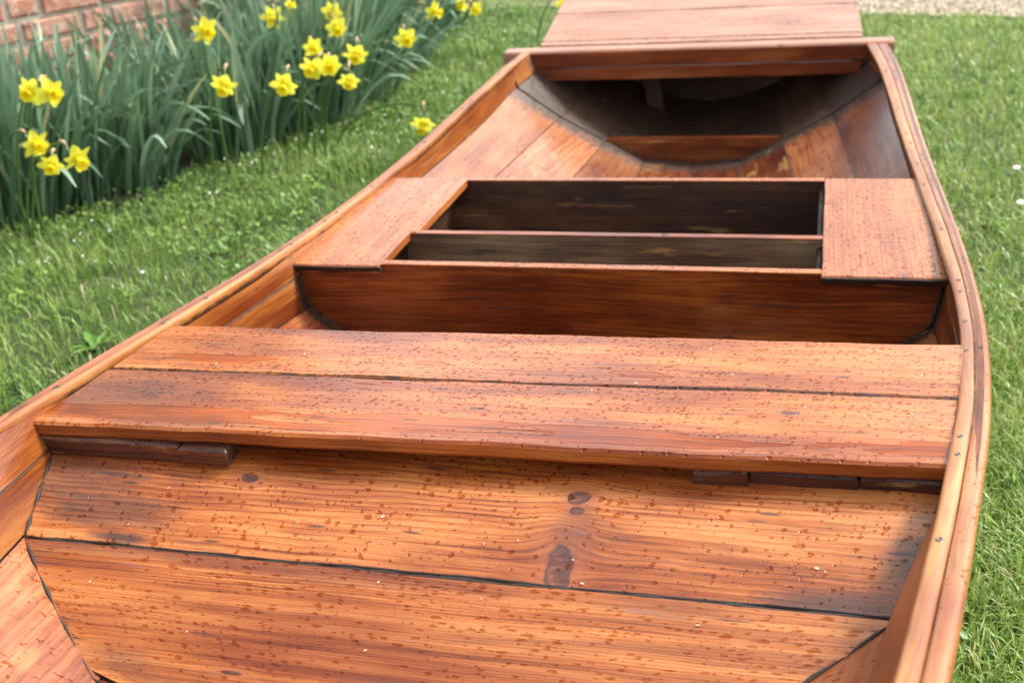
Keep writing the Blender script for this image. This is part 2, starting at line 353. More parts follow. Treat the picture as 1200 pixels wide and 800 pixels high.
# section below the rail: seam, chine, bilge, bottom edge, as functions of y  (half width, z)
HY =[-.40, 0, .45, .68, .84, 1.05,1.40, 1.74,2.10, 2.50,2.90, 3.15,3.4, 4.0,4.6]
P1W=[.225,.30,.375,.405,.440,.490,.530,.538,.534,.525,.508,.492,.430,.38,.30]
P1Z=[.25,.19,.135,.125,.100,.067,.010,-.022,-.035,-.045,-.038,-.018,.01,.10,.2]
P2W=[.215,.285,.355,.392,.432,.482,.522,.528,.490,.440,.400,.370,.33,.27,.20]
P2Z=[.19,.135,.085,.068,.045,.018,-.040,-.082,-.105,-.120,-.115,-.105,-.09,0,.09]
P3W=[.13,.17,.23,.262,.29,.32,.38,.400,.370,.325,.275,.245,.22,.17,.12]
P3Z=[.15,.09,.035,.006,-.035,-.09,-.16,-.190,-.200,-.205,-.190,-.175,-.155,-.04,.06]
P4W=[.06,.08,.10,.115,.13,.16,.20,.215,.200,.18,.145,.13,.11,.08,.05]
P4Z=[.13,.07,.01,-.01,-.08,-.17,-.26,-.300,-.295,-.275,-.25,-.228,-.20,-.07,.05]
fn={k:spl(HY,v) for k,v in dict(a=P1W,A=P1Z,b=P2W,B=P2Z,c=P3W,C=P3Z,d=P4W,D=P4Z).items()}
P5=lambda y:(0, fn['D'](y)-.012)
def section(y):
    return [(wi(y),rail_z(y)-(.004 if y<3.33 else .042)),(fn['a'](y),fn['A'](y)),(fn['b'](y),fn['B'](y)),(fn['c'](y),fn['C'](y)),(fn['d'](y),fn['D'](y)),P5(y)]
def hullw(y,z):
    s=section(y)
    for (w0,z0),(w1,z1) in zip(s,s[1:]):
        if z1<=z<=z0: 
            t=(z0-z)/max(1e-6,z0-z1); return w0+(w1-w0)*t
    return s[0][0] if z>s[0][1] else 0

boat = empty('wooden_boat', (CX, 1.8, G))
tag(boat, 'varnished orange brown wooden rowing boat, wet with rain, lying on the lawn beside the daffodils', 'boat')
TH=.013
def strip(i, side, name, mat, y0=-.38, y1=4.55, n=110, parts=1, gfun=None):
    """planking between section points i and i+1, split in `parts` boards"""
    for q in range(parts):
        rings=[];us=[];L=0;prev=None; u0=random.uniform(0,20); v0=random.uniform(0,20)
        for k in range(n+1):
            y=y0+(y1-y0)*k/n; s=section(y); a=Vector((s[i][0],0,s[i][1])); b=Vector((s[i+1][0],0,s[i+1][1]))
            a,b=a.lerp(b,q/parts),a.lerp(b,(q+1)/parts)
            if side>0: a.x+=dWr(y)*(1,.8,.3,0,0,0)[i]; b.x+=dWr(y)*(1,.8,.3,0,0,0)[i+1]
            if side<0: a.x+=dWl(y)*(1,1,.9,.4,0,0)[i]; b.x+=dWl(y)*(1,1,.9,.4,0,0)[i+1]
            d=(b-a); W=d.length; d.normalize(); nr=Vector((-d.z,0,d.x)); 
            if nr.x<0 and i<4: nr=-nr
            if i==4 and nr.z>0: nr=-nr
            # inner edge points with small chamfer, then the outer face
            e=.0022; pts=[a+nr*e*.6, a+d*e*.6, a+d*min(.0035,W*.2), a+d*min(.016,W*.33), a+d*W*.5, b-d*min(.016,W*.33), b-d*min(.0035,W*.2), b-d*e*.6, b+nr*e*.6, b+nr*TH+d*.009, a+nr*TH-d*.009]
            vv=[0,e,.006,.016,W*.5,W-.016,W-.006,W-e,W,W+TH,W*2+TH]
            ring=[Vector((CX+side*p.x, y, p.z)) for p in pts]
            if side<0: pass
            else: pass
            rings.append(ring); us.append(u0+(y-y0))
        gr=[.8,.6,.0,0,0,0,.0,.6,.8,.0,.0]
        def gs(kk,j):
            y=y0+(y1-y0)*kk/n; g=gr[j]
            if gfun: g=max(g,gfun(y,j))
            return g
        vs=[v0+t for t in vv]
        if side<0: rings=[[r[0]]+r[:0:-1] for r in rings]; vs=[vs[0]]+vs[:0:-1]; gr2=[gr[0]]+gr[:0:-1]
        else: gr2=gr
        def gs2(kk,j):
            y=y0+(y1-y0)*kk/n; g=gr2[j]
            if gfun: g=max(g,gfun(y))
            return g
        loft(name,rings,us,vs,gs2,mat,boat)
def near(y,c,w): return max(0,1-abs(y-c)/w)
def g_low(y): return max(.85*near(y,1.728,.03),.7*near(y,2.25,.02), min(.85,max(0,(y-2.98)/.2)), .55*near(y,.9,.03))
def g_top(y): return max(.5*near(y,1.728,.02), .9*min(1,max(0,(y-3.2)/.1)),.6*near(y,1.33,.03),.6*near(y,.97,.04))
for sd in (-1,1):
    ms=M_side if sd<0 else M_side_shaded
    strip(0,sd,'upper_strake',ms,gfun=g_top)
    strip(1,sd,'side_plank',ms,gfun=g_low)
    strip(2,sd,'bilge_plank',M_lower,gfun=g_low)
    strip(3,sd,'lower_plank',M_deep,gfun=g_low)
    strip(4,sd,'bottom_plank',M_deep,gfun=g_low)

# rails: inner strip and outer strip with a groove between, rounded
def rail(side):
    RI=[];RO=[];us=[];n=150;y0=-.40;y1=3.285
    for k in range(n+1):
        y=y0+(y1-y0)*k/n; w=rail_w(y)+(dWr(y) if side>0 else dWl(y)); z=rail_z(y)
        jit=.0003*math.sin(y*23+side)
        rt=RT if side<0 else rt_right(y); wI=w-rt+jit; wO=w; mid=wI+rt*.47
        pr=[(wI,z-.018),(wI-.0005,z-.003),(wI+.0012,z-.0008),(wI+.0035,z),(mid-.004,z+.0005),(mid-.0012,z-.0004),(mid,z-.0035),(mid+.0014,z-.001),(mid+.005,z-.0005),(wO-.0045,z-.0006),(wO-.0015,z-.0022),(wO,z-.006),(wO-.001,z-.024),(wO-.012,z-.030)]
        gd=1 if y<1.0 else max(0,1-(y-1.0)/.35)
        pin=pr[:5]+[(mid-.0012,z-.0004-.001*gd),(mid-.0002,z-.003),(mid-.0002,z-.02)]
        pou=[(mid+.0002,z-.022),(mid+.0002,z-.003),(mid+.0014,z-.0006-.001*gd),(mid+.005,z-.0004)]+pr[9:]
        for P_,R_ in ((pin,RI),(pou,RO)):
            ring=[Vector((CX+side*a,y,b)) for a,b in P_]
            R_.append(ring[::-1] if side<0 else ring)
        us.append(3*side+y)
    def fin(nm,R_,g,vs,mat):
        if side<0: g=g[::-1]; vs=vs[::-1]
        return loft(nm,R_,us,vs,g,mat,boat,smooth=True)
    fin('rail',RO,[.7,.3,.0,0,0,0,0,0,0,.0],[.03,.035,.04,.044,.05,.055,.06,.068,.08,.09][:10],M_railo)
    r=fin('rail_strip',RI,[.8,.1,0,0,0,.0,.6,.8],[0,.01,.014,.018,.024,.028,.031,.045],M_rail)
    y=.52
    while y<3.2:
        yy=y+random.uniform(-.012,.012); w=rail_w(yy)+(dWr(yy) if side>0 else dWl(yy))-(RT-.0075 if side<0 else rt_right(yy)*.76)+random.uniform(-.002,.002); z=rail_z(yy)
        V=[];nn=10;rr=random.uniform(.0028,.0042)
        for q in range(nn):
            a=q/nn*6.283; V.append((CX+side*w+rr*math.cos(a)*.9, yy+rr*1.15*math.sin(a), z+.0009))
        for q in range(nn):
            a=q/nn*6.283; V.append((CX+side*w+rr*.7*math.cos(a), yy+rr*.8*math.sin(a), z+.0013))
        V.append((CX+side*w,yy,z+.0006))
        Fc=[(q,(q+1)%nn,nn+(q+1)%nn,nn+q) for q in range(nn)]+[(nn+q,nn+(q+1)%nn,2*nn) for q in range(nn)]
        link('nail',mesh_from('nail',V,Fc),M_nail,r)
        y+=random.choice((.06,.13,.19,.27))
    return r
for sd in (-1,1): rail(sd)

# sloping stern deck (two broad boards)
def dz(y): return .045+(y-.842)*.28
def ew(y): return hullw(y,dz(y)-.004)+(.02 if y>.8 else .055)
def deckboard(name,ya,yb,mat,u0,v0,**k):
    def ends(sd,t):
        y=ya+(yb-ya)*t; return Vector((CX+sd*(hullw(y,dz(y))+(.012 if sd>0 else .023)),y,dz(y)))
    return board(name,(CX-ew(ya),ya,dz(ya)),(CX+ew(ya),ya,dz(ya)),(CX+ew(yb),yb,dz(yb)),(CX-ew(yb),yb,dz(yb)),.02,mat,boat,u0=u0,v0=v0,wob=.0006,ends=ends,**k)
d1=deckboard('stern_deck_board',.842,1.011,M_near1,-.018,0,endlen=.006,gw=.0012,bev=.0012)
d2=deckboard('stern_deck_board',.655,.8405,M_near2,-.018,0,endlen=.006,gw=.0012,bev=.0012)
deckboard('stern_deck_board',.50,.6535,M_near2,3,3)
# seam fillers
def tube(name,pts,r,mat,parent,k=6,scale=None,attrs=None):
    V=[];Fc=[]
    P=[Vector(p) for p in pts]
    for i,p in enumerate(P):
        t=(P[min(i+1,len(P)-1)]-P[max(i-1,0)]).normalized(); a=t.orthogonal().normalized(); b=t.cross(a)
        rr=r(i/(len(P)-1)) if callable(r) else r
        for j in range(k):
            an=j/k*6.283; V.append(p+a*math.cos(an)*rr+b*math.sin(an)*rr)
    for i in range(len(P)-1):
        for j in range(k): Fc.append((i*k+j,i*k+(j+1)%k,(i+1)*k+(j+1)%k,(i+1)*k+j))
    Fc.append(tuple(range(k-1,-1,-1))); Fc.append(tuple((len(P)-1)*k+j for j in range(k)))
    if parent is None and name is None: return V,Fc
    return link(name,mesh_from(name,V,Fc,smooth=True),mat,parent)
tube('caulk_line',[(CX-.42+.84*i/60,.8413,dz(.8413)-.0022+.0005*math.sin(i*2.1)) for i in range(61)],lambda t:.0018+.0006*math.sin(t*61)+.0005*math.sin(t*143),M_tar,boat)
for sd in (-1,1):
    tube('caulk_line',[(CX+sd*(hullw(y,dz(y))+(-.001 if sd>0 else .010)),y,dz(y)+.0005) for y in np.linspace(.66,1.0,30)],lambda t:.0014+.0008*math.sin(t*57)+.0007*math.sin(t*131),M_tar,boat)

# bench of two boards that follows the sheer
def bq(y): return .117+( y-.955)*(.080-.117)/(1.31-.955)
FL,FR,BL,BR=Vector((-.851,.956,.117)),Vector((.1265,.980,.117)),Vector((-.872,1.296,.080)),Vector((.1695,1.327,.080))
def bb(t0,t1,mat):
    return board('bench_board',FL.lerp(BL,t0),FR.lerp(BR,t0),FR.lerp(BR,t1),FL.lerp(BL,t1),.017,mat,boat,u0=0,v0=0,bev=.003,wob=.0011,g_edge=(.0,.75) if t0==0 else (.6,.1),g_end=(.4,.55),gw=.0018)
bb(0,.497,M_bench1); bb(.5035,1,M_bench2)
# battens and blocks that the bench rests on
def blk(name,x0,x1,y0,y1,h,ztop,mat=M_old,label=None):
    b=board(name,(x0,y0,ztop),(x1,y0,ztop+.0),(x1,y1,ztop+.002),(x0,y1,ztop+.002),h,mat,boat,bev=.0025,wob=.0006,g_edge=(.5,.5),g_end=(.5,.5))
    return b
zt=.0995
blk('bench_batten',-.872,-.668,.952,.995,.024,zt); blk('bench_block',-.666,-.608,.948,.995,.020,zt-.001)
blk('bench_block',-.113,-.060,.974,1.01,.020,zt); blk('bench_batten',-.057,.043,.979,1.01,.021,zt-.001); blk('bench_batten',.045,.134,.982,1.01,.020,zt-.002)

# bulkheads
def plate_poly(y,ztop,emb=.008,zmin=None):
    pts=[]
    s=[(w,z) for w,z in section(y) if z<ztop-.003]
    wt=hullw(y,ztop)
    right=[(wt+emb,ztop)]+[(w+emb if w>0 else 0,z-emb*.6) for w,z in s]
    left=[(-w,z) for w,z in right[::-1] if w>0]
    poly=right+left
    # round the corners: subdivide with a smooth curve is not needed, hull faces hide them
    return [(CX+w,z) for w,z in poly]
yF=1.74; yB=2.225; yD=1.90
prism('bulkhead',plate_poly(yF,-.001),yF,yF+.018,M_bulk,boat,grime_w=.006,gtop=.15)
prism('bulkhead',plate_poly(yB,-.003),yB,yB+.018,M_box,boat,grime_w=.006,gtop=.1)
prism('bulkhead',plate_poly(1.013,.0945),1.013,1.03,M_bulk,boat)
# pale rubbed top edges of the plates
x_l=-.722; x_r=.0035
board('bulkhead_cap',(x_l-.012,yF-.0005,.0016),(x_r+.0,yF-.0005,.0016),(x_r+.0,yF+.0185,.0016),(x_l-.012,yF+.0185,.0016),.0028,M_frame,boat,bev=.001,wob=.0003,g_edge=(.1,.4),g_end=(.1,.1))
board('bulkhead_cap',(x_l,yB-.0005,-.0006),(x_r,yB-.0005,-.0006),(x_r,yB+.0185,-.0006),(x_l,yB+.0185,-.0006),.0026,M_frame,boat,bev=.001,wob=.0003,g_edge=(.1,.4),g_end=(.1,.1))
# divider
board('divider',(x_l-.03,yD,-.16),(x_r+.006,yD,-.16),(x_r+.006,yD,-.002),(x_l-.03,yD,-.002),.016,M_div,boat,bev=.0015,wob=.0010,g_edge=(0,.2))
board('divider_cap',(x_l-.012,yD-.001,.0),(x_r+.009,yD-.001,.0),(x_r+.009,yD+.017,.0),(x_l-.012,yD+.017,.0),.0026,M_bulk,boat,bev=.001,wob=.0003,g_edge=(.1,.5),g_end=(.3,.3))
# side walls and floor of the box
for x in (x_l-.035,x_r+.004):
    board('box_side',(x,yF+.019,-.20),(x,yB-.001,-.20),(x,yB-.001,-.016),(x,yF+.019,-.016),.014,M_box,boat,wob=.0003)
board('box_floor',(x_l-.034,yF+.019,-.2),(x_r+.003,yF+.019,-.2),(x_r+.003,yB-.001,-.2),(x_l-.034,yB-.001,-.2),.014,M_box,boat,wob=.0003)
# side decks of the frame, grain fore and aft: A->B runs along y
def sdeck(xs_near,xs_far,mat,u0=None,**k):
    (a0,a1),(b0,b1)=xs_near,xs_far    # inner/outer x at near and far ends
    return board('side_deck',(a1,yF-.012,.0),(b1,yB+.012,-.001),(b0,yB+.012,-.001),(a0,yF-.012,.0),.016,mat,boat,u0=u0,wob=.0005,bev=.002,g_edge=(.3,.3),g_end=(.15,.15),**k)
wf=hullw(yF,0)+.004; wb=hullw(yB,-.001)+.004
# left: one wide board and a narrow strip beyond the divider
board('side_deck',(x_l-.014,yF-.012,.002),(x_l-.014,yB+.012,.001),(CX-wb,yB+.012,.001),(CX-wf,yF-.012,.002),.016,M_frame,boat,bev=.0012,g_edge=(.0,.85),g_end=(.15,.15),wob=.0004)
board('side_deck_strip',(x_l,yD,.0015),(x_l,yB+.012,.0008),(x_l-.0145,yB+.012,.0008),(x_l-.0145,yD,.0015),.016,M_frame,boat,bev=.001,g_edge=(.2,.0),g_end=(.1,.1),wob=.0002)
# right: one wide board
board('side_deck',(CX+wf,yF-.012,.002),(CX+wb,yB+.012,.001),(x_r,yB+.012,.001),(x_r,yF-.012,.002),.016,M_frame,boat,bev=.0012,g_edge=(.9,.1),g_end=(.15,.15),wob=.0004)
# black aged edging at the near ends of the side decks
for xa,xb in ((CX-wf+.004,x_l-.010),(x_r-.002,CX+wf-.004)):
    board('deck_edging',(xa,yF-.0165,-.0005),(xb,yF-.0165,-.0005),(xb,yF-.0125,.0012),(xa,yF-.0125,.0012),.014,M_box,boat,bev=.001,wob=.0005,g_edge=(.6,.6))
for sd in (-1,1):   # caulk round the front bulkhead
    pts=[]
    for z in np.linspace(-.012,-.17,18): pts.append((CX+sd*(hullw(yF,z)-.001),yF-.001,z))
    tube('caulk_line',pts,lambda t:.0028+.001*math.sin(t*41)+.0007*math.sin(t*97),M_tar,boat)

# bow: beam, crosspiece, foredeck, posts
yM=3.285
tb=.052
def ringboard(): pass
bo=board('bow_beam',(-.918,yM,tb),(.172,yM,tb+.003),(.172,yM+.065,tb+.003),(-.918,yM+.065,tb),.036,M_deck,boat,bev=.005,wob=.0006,g_edge=(0,.5),g_end=(.2,.2))
board('bow_beam_face',(-.853,yM-.004,tb-.048),(.128,yM-.004,tb-.045),(.128,yM-.004,tb-.003),(-.853,yM-.004,tb-.006),.012,M_beam,boat,bev=.002,wob=.0004,g_edge=(0,0),g_end=(.8,.8))
board('bow_beam_face',(-.812,yM-.003,tb-.086),(.082,yM-.003,tb-.083),(.094,yM-.003,tb-.0475),(-.828,yM-.003,tb-.050),.014,M_beam,boat,bev=.002,wob=.0004,g_edge=(0,0),g_end=(.2,.2))
ys=[yM+.067,yM+.10,3.60,3.86,4.14,4.45]
for i in range(5):
    a,b=ys[i]+.0015,ys[i+1]-.0015; za=tb+.002+.20*(a-yM-.065); zb=tb+.002+.20*(b-yM-.065)
    la=.470;ra=.447-.06*(a-3.35);rb=.447-.06*(b-3.35)
    board('foredeck_board',(CX-la,a,za),(CX+ra,a,za+.002),(CX+rb,b,zb+.002),(CX-la,b,zb),.018,M_deck,boat,bev=.002,wob=.0008,g_edge=(.5,.5),g_end=(.5,.5),gw=.002)
# crosspiece low in the bow, top edge straight, lower edge follows the bottom
yc=3.15; s=[(CX-.243,-.168),(CX+.243,-.168)]
low=[(.235,-.180),(.2,-.20),(.13,-.233),(.05,-.242),(-.05,-.242),(-.13,-.233),(-.2,-.20),(-.235,-.180)]
prism('bow_crosspiece',[(CX-.244,-.172),(CX+.238,-.170)]+[(CX+a,b) for a,b in low],yc,yc+.028,M_deep,boat,grime_w=.006)
# dark inner bow: upright frames and closing bulkhead
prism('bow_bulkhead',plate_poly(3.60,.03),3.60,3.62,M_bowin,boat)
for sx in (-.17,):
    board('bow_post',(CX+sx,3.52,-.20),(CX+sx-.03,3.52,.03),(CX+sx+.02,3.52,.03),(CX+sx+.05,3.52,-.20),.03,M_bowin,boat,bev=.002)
prism('bow_transom',plate_poly(4.53,.15),4.53,4.55,M_lower,boat)
prism('stern_transom',plate_poly(-.37,.29),-.38,-.36,M_lower,boat)
for sd in (-1,1):
    tube('caulk_line',[(CX+sd*(hullw(3.14,z)-.003),3.145,z) for z in np.linspace(-.0,-.17,12)],.003,M_tar,boat)
# skids under the bottom so that the boat rests on the lawn
for sx in (-.12,.12):
    board('skid',(CX+sx-.02,1.2,-.322),(CX+sx-.02,2.7,-.300),(CX+sx-.06,2.7,-.300),(CX+sx-.06,1.2,-.322),.062,M_lower,boat)

# ------------------------------------------------------------------ ground
def mat_ground():
    N=NT('soil_under_grass'); tc=N.n('ShaderNodeTexCoord').outputs['Object']
    n=N.noise(tc,9,6,.65); n2=N.noise(tc,1.4,3,.5)
    c=N.ramp(n,[(.3,(.018,.028,.008)),(.55,(.05,.075,.02)),(.75,(.09,.10,.035))]); c=N.mix(N.ss(n2,.5,.7),c,(.06,.09,.025))
    N.bsdf(**{'Base Color':c,'Roughness':.9,'Normal':N.bump(n,.8,.03)}); return N.m
def mat_soil():
    N=NT('bed_soil'); tc=N.n('ShaderNodeTexCoord').outputs['Object']; n=N.noise(tc,22,6,.7)
    c=N.ramp(n,[(.3,(.012,.012,.007)),(.6,(.035,.032,.018)),(.75,(.07,.055,.035))])
    N.bsdf(**{'Base Color':c,'Roughness':.95,'Normal':N.bump(n,.9,.03)}); return N.m
def mat_gravel():
    N=NT('gravel'); tc=N.n('ShaderNodeTexCoord').outputs['Object']
    vo=N.n('ShaderNodeTexVoronoi',feature='F1',i_Vector=tc,i_Scale=70.0); n=N.noise(tc,6,4,.6)
    r=N.n('ShaderNodeSeparateColor',i_0=vo.outputs['Color']).outputs[0]
    c=N.ramp(r,[(0,(.16,.125,.08)),(.5,(.31,.25,.17)),(1,(.46,.39,.29))]); c=N.mix(N.ss(n,.45,.7),c,(.30,.25,.17))
    N.bsdf(**{'Base Color':c,'Roughness':.85,'Normal':N.bump(vo.outputs['Distance'],-.6,.01)}); return N.m
def sheet(name,poly,z,mat):
    me=bpy.data.meshes.new(name); me.from_pydata([(x,y,z) for x,y in poly],[],[tuple(range(len(poly)))]); me.update()
    o=link(name,me,mat); o['kind']='structure'; return o
sheet('lawn_ground',[(-150,-150),(150,-150),(150,150),(-150,150)],G,mat_ground())
def path_edge(x): return 6.13-.31*(x-.156) if x>-3 else 6.13+.31*3.156
xs_=np.linspace(-3.2,9,60)
edge=[(x,path_edge(x)+.05*math.sin(x*3.1)+.03*math.sin(x*7.7+1)) for x in xs_]
sheet('gravel_path',edge+[(9,9.6),(-3.2,11.5)],G+.008,mat_gravel())

# vegetation material
def mat_leaf(name, stops, rough=.45, trans=.3, spec=.4, att='tint'):
    N=NT(name); a=N.attr(att).outputs['Fac']; c=N.ramp(a,stops)
    b=N.n('ShaderNodeBsdfPrincipled',**{'i_Base Color':c,'i_Roughness':rough,'i_Specular IOR Level':spec})
    t=N.n('ShaderNodeBsdfTranslucent',i_Color=c); mx=N.n('ShaderNodeMixShader',i_0=trans,i_1=b.outputs[0],i_2=t.outputs[0])
    N.t.links.new(mx.outputs[0],N.out.inputs[0]); return N.m
M_grass=mat_leaf('grass_blades',[(0,(.07,.13,.025)),(.3,(.14,.25,.045)),(.6,(.23,.38,.07)),(.85,(.36,.50,.12)),(.95,(.45,.44,.17)),(1,(.58,.50,.28))],.36,.35,.5)
M_weed=mat_leaf('weed_leaves',[(0,(.08,.18,.03)),(.5,(.15,.30,.055)),(1,(.27,.44,.10))],.4,.3)
M_daff=mat_leaf('daffodil_leaf',[(0,(.06,.12,.06)),(.35,(.11,.205,.105)),(.7,(.18,.30,.18)),(.92,(.30,.43,.31)),(1,(.42,.44,.22))],.36,.25,.6)

def np_mesh(name, V, loops, starts, totals, tint, mats, smooth=False, kind=None):
    me=bpy.data.meshes.new(name); me.vertices.add(len(V)); me.vertices.foreach_set('co',V.astype(np.float32).ravel())
    me.loops.add(len(loops)); me.loops.foreach_set('vertex_index',loops.astype(np.int32))
    me.polygons.add(len(starts)); me.polygons.foreach_set('loop_start',starts.astype(np.int32)); me.polygons.foreach_set('loop_total',totals.astype(np.int32))
    if smooth: me.polygons.foreach_set('use_smooth',np.ones(len(starts),bool))
    me.update(calc_edges=True)
    a=me.attributes.new('tint','FLOAT','POINT'); a.data.foreach_set('value',tint.astype(np.float32))
    return me
# footprint of the boat on the lawn, to keep grass out of it
fy=np.linspace(-.4,4.6,60); fw=np.array([hullw(y,-.13 if abs(y-2)<1.3 else .05) for y in fy])
def in_boat(x,y,m=-.05): 
    w=np.interp(y,fy,fw,left=-1,right=-1); return np.abs(x-CX)<(w+m)
def lowfreq(x,y,s,seed):
    r=np.random.default_rng(seed); o=np.zeros_like(x)
    for _ in range(6):
        a=r.uniform(0,6.28); k=s*r.uniform(.6,1.8); o+=np.sin((x*math.cos(a)+y*math.sin(a))*k+r.uniform(0,6.28))
    return o/6
BED=[ground_at(*p) for p in ((-120,300),(0,268),(95,252),(190,228),(230,196),(300,178),(400,152),(455,110),(500,70),(540,25),(560,-10))]
BEDX=np.array([p.x for p in BED]); 
def in_bed(x,y):   # left/behind of the bed edge line
    # polygon test against the bed
    P=[(p.x,p.y) for p in BED]+[(-2.6,9.5),(-9,9.5),(-9,1.5),(-4.5,2.0)]
    ins=np.zeros(len(x),bool); n=len(P)
    for i in range(n):
        x0,y0=P[i];x1,y1=P[(i+1)%n]
        c=((y0>y)!=(y1>y)); xi=(x1-x0)*(y-y0)/((y1-y0)+1e-12)+x0; ins^=(c&(x<xi))
    return ins
bedpoly=[(p.x,p.y) for p in BED]+[(-2.6,9.5),(-9,9.5),(-9,1.5),(-4.5,2.0)]
sheet('flower_bed',bedpoly,G+.004,mat_soil())

def blades(name,x,y,h,w,tint,lean,mat,z=G):
    n=len(x); az=rng.uniform(0,6.283,n); fa=az+rng.normal(0,.5,n)+1.57
    ln=np.abs(rng.normal(lean,lean*.6,n))*h
    wx=np.cos(fa)*w*.5; wy=np.sin(fa)*w*.5; dx=np.cos(az)*ln; dy=np.sin(az)*ln
    V=np.zeros((n,7,3))
    for k,(f,ww,l) in enumerate(((0,1,0),(.45,.95,.22),(.8,.65,.62))):
        for s in (0,1):
            sg=-1 if s==0 else 1
            V[:,k*2+s,0]=x+dx*l+sg*wx*ww; V[:,k*2+s,1]=y+dy*l+sg*wy*ww; V[:,k*2+s,2]=z+h*f*(1-.35*np.minimum(1,ln/h)*f)
    V[:,6,0]=x+dx; V[:,6,1]=y+dy; V[:,6,2]=z+h*(1-.45*np.minimum(1,ln/h))
    base=(np.arange(n)*7)[:,None]
    L=np.concatenate([base+np.array([0,1,3,2]),base+np.array([2,3,5,4]),base+np.array([4,5,6])],1).ravel()
    st=(np.arange(n)*11)[:,None]+np.array([0,4,8]); tt=np.tile(np.array([4,4,3]),n)
    me=np_mesh(name,V.reshape(-1,3),L,st.ravel(),tt,np.repeat(tint,7),None)
    o=link(name,me,mat); return o
def scatter(n,x0,x1,y0,y1,dens=lambda x,y:np.ones_like(x)):
    x=rng.uniform(x0,x1,n); y=rng.uniform(y0,y1,n)
    k=rng.uniform(0,1,n)<dens(x,y); k&=~in_boat(x,y); return x[k],y[k]
# left lawn / right lawn: denser near the camera
falloff=lambda x,y: np.clip(1.15-np.hypot(x,y)/8.0,.28,1)
gx,gy=scatter(300000,-4.6,.0,.1,8.5,lambda x,y: falloff(x,y)*(x<CX-.05)*(y>-1.2*(x+.35)-1.0))
ib=in_bed(gx,gy); k=~(ib&(rng.uniform(0,1,len(gx))<.93)); gx,gy=gx[k],gy[k]
rx,ry=scatter(230000,-.4,2.9,.2,6.9,lambda x,y: falloff(x,y)*(x>CX+.05))
nx_,ny_=scatter(70000,-.1,1.0,.7,2.6,lambda x,y:(x>CX+.05)*1.0)
X=np.concatenate([gx,rx,nx_]); Y=np.concatenate([gy,ry,ny_])
pe=6.13-.31*(X-.156)
k=(Y<pe+rng.normal(0,.05,len(X)))|((X<-1.6)); X,Y=X[k],Y[k]
lf=lowfreq(X,Y,9,3); lf2=lowfreq(X,Y,26,5); right=(X>CX)
H=(.040+.014*lf+.010*lf2+rng.normal(0,.011,len(X))).clip(.016,.085); tuft=(lowfreq(X,Y,13,31)>.22)&(X<CX); H[tuft]*=1.55; tall=rng.uniform(0,1,len(X))<.012; H[tall]*=1.6
D=np.hypot(X,Y)
W=(.0025+.0006*rng.normal(size=len(X))).clip(.0016,.0048)*(1+.16*np.maximum(0,D-1.5))
T=(.48+.20*right+.16*lf+.14*lf2+rng.normal(0,.24,len(X))).clip(0,.9)  # shade on the left lawn is put into the tint: right blades brighter
T[tuft]-=.12; dry=rng.uniform(0,1,len(X))<(.08+.07*right*(lf2>.0)); T[dry]=rng.uniform(.9,1,dry.sum())
g=blades('grass',X,Y,H,W,T,.55,M_grass); g['kind']='stuff'; tag(g,'short wet spring lawn grass growing on both sides of the boat','grass')

# low weeds with small round leaves
def leaflets(name,x,y,z,r,tint,mat,asp=.65):
    n=len(x); az=rng.uniform(0,6.283,n); tl=rng.uniform(-.1,.75,n)
    ax=np.stack([np.cos(az)*np.cos(tl),np.sin(az)*np.cos(tl),np.sin(tl)],1); sx=np.stack([-np.sin(az),np.cos(az),rng.normal(0,.25,n)],1)
    o=np.stack([x,y,z],1); V=np.zeros((n,6,3))
    for k,(a,b) in enumerate(((0,0),(.35,1),(.8,.8),(1.1,0),(.8,-.8),(.35,-1))):
        V[:,k]=o+ax*(a*r)[:,None]*1.6+sx*(b*asp*r)[:,None]
    V[:,0,2]-=.001; V[:,3,2]-=r*.25
    base=(np.arange(n)*6)[:,None]; L=(base+np.arange(6)).ravel(); L=np.concatenate([base+np.array([0,1,2,3]),base+np.array([0,3,4,5])],1).ravel()
    me=np_mesh(name,V.reshape(-1,3),L,np.arange(2*n)*4,np.full(2*n,4),np.repeat(tint,6),None)
    return link(name,me,mat)
x,y=scatter(60000,-4.2,-.9,.8,8,lambda x,y:(lowfreq(x,y,6,21)>-.02)*1.0*((y>-1.2*(x+.35)-1.0)))
ib=in_bed(x,y); k=~ib|(rng.uniform(0,1,len(x))<.25)|(y>5.2); x,y=x[k],y[k]
x=x[:16000];y=y[:16000]
x2,y2=scatter(5000,.0,2.6,1,6,lambda x,y:(lowfreq(x,y,7,23)>.25)*1.0); x=np.concatenate([x,x2]);y=np.concatenate([y,y2])
n=len(x); ob=leaflets('low_weeds',x,y,G+.012+rng.uniform(0,.03,n)+.02*(y>4.6)*rng.uniform(0,1,n),rng.uniform(.004,.010,n)*(1+.05*np.hypot(x,y)),rng.uniform(.1,1,n),M_weed)
ob['kind']='stuff'; tag(ob,'small round leaved weeds and clover mixed into the lawn','weeds')

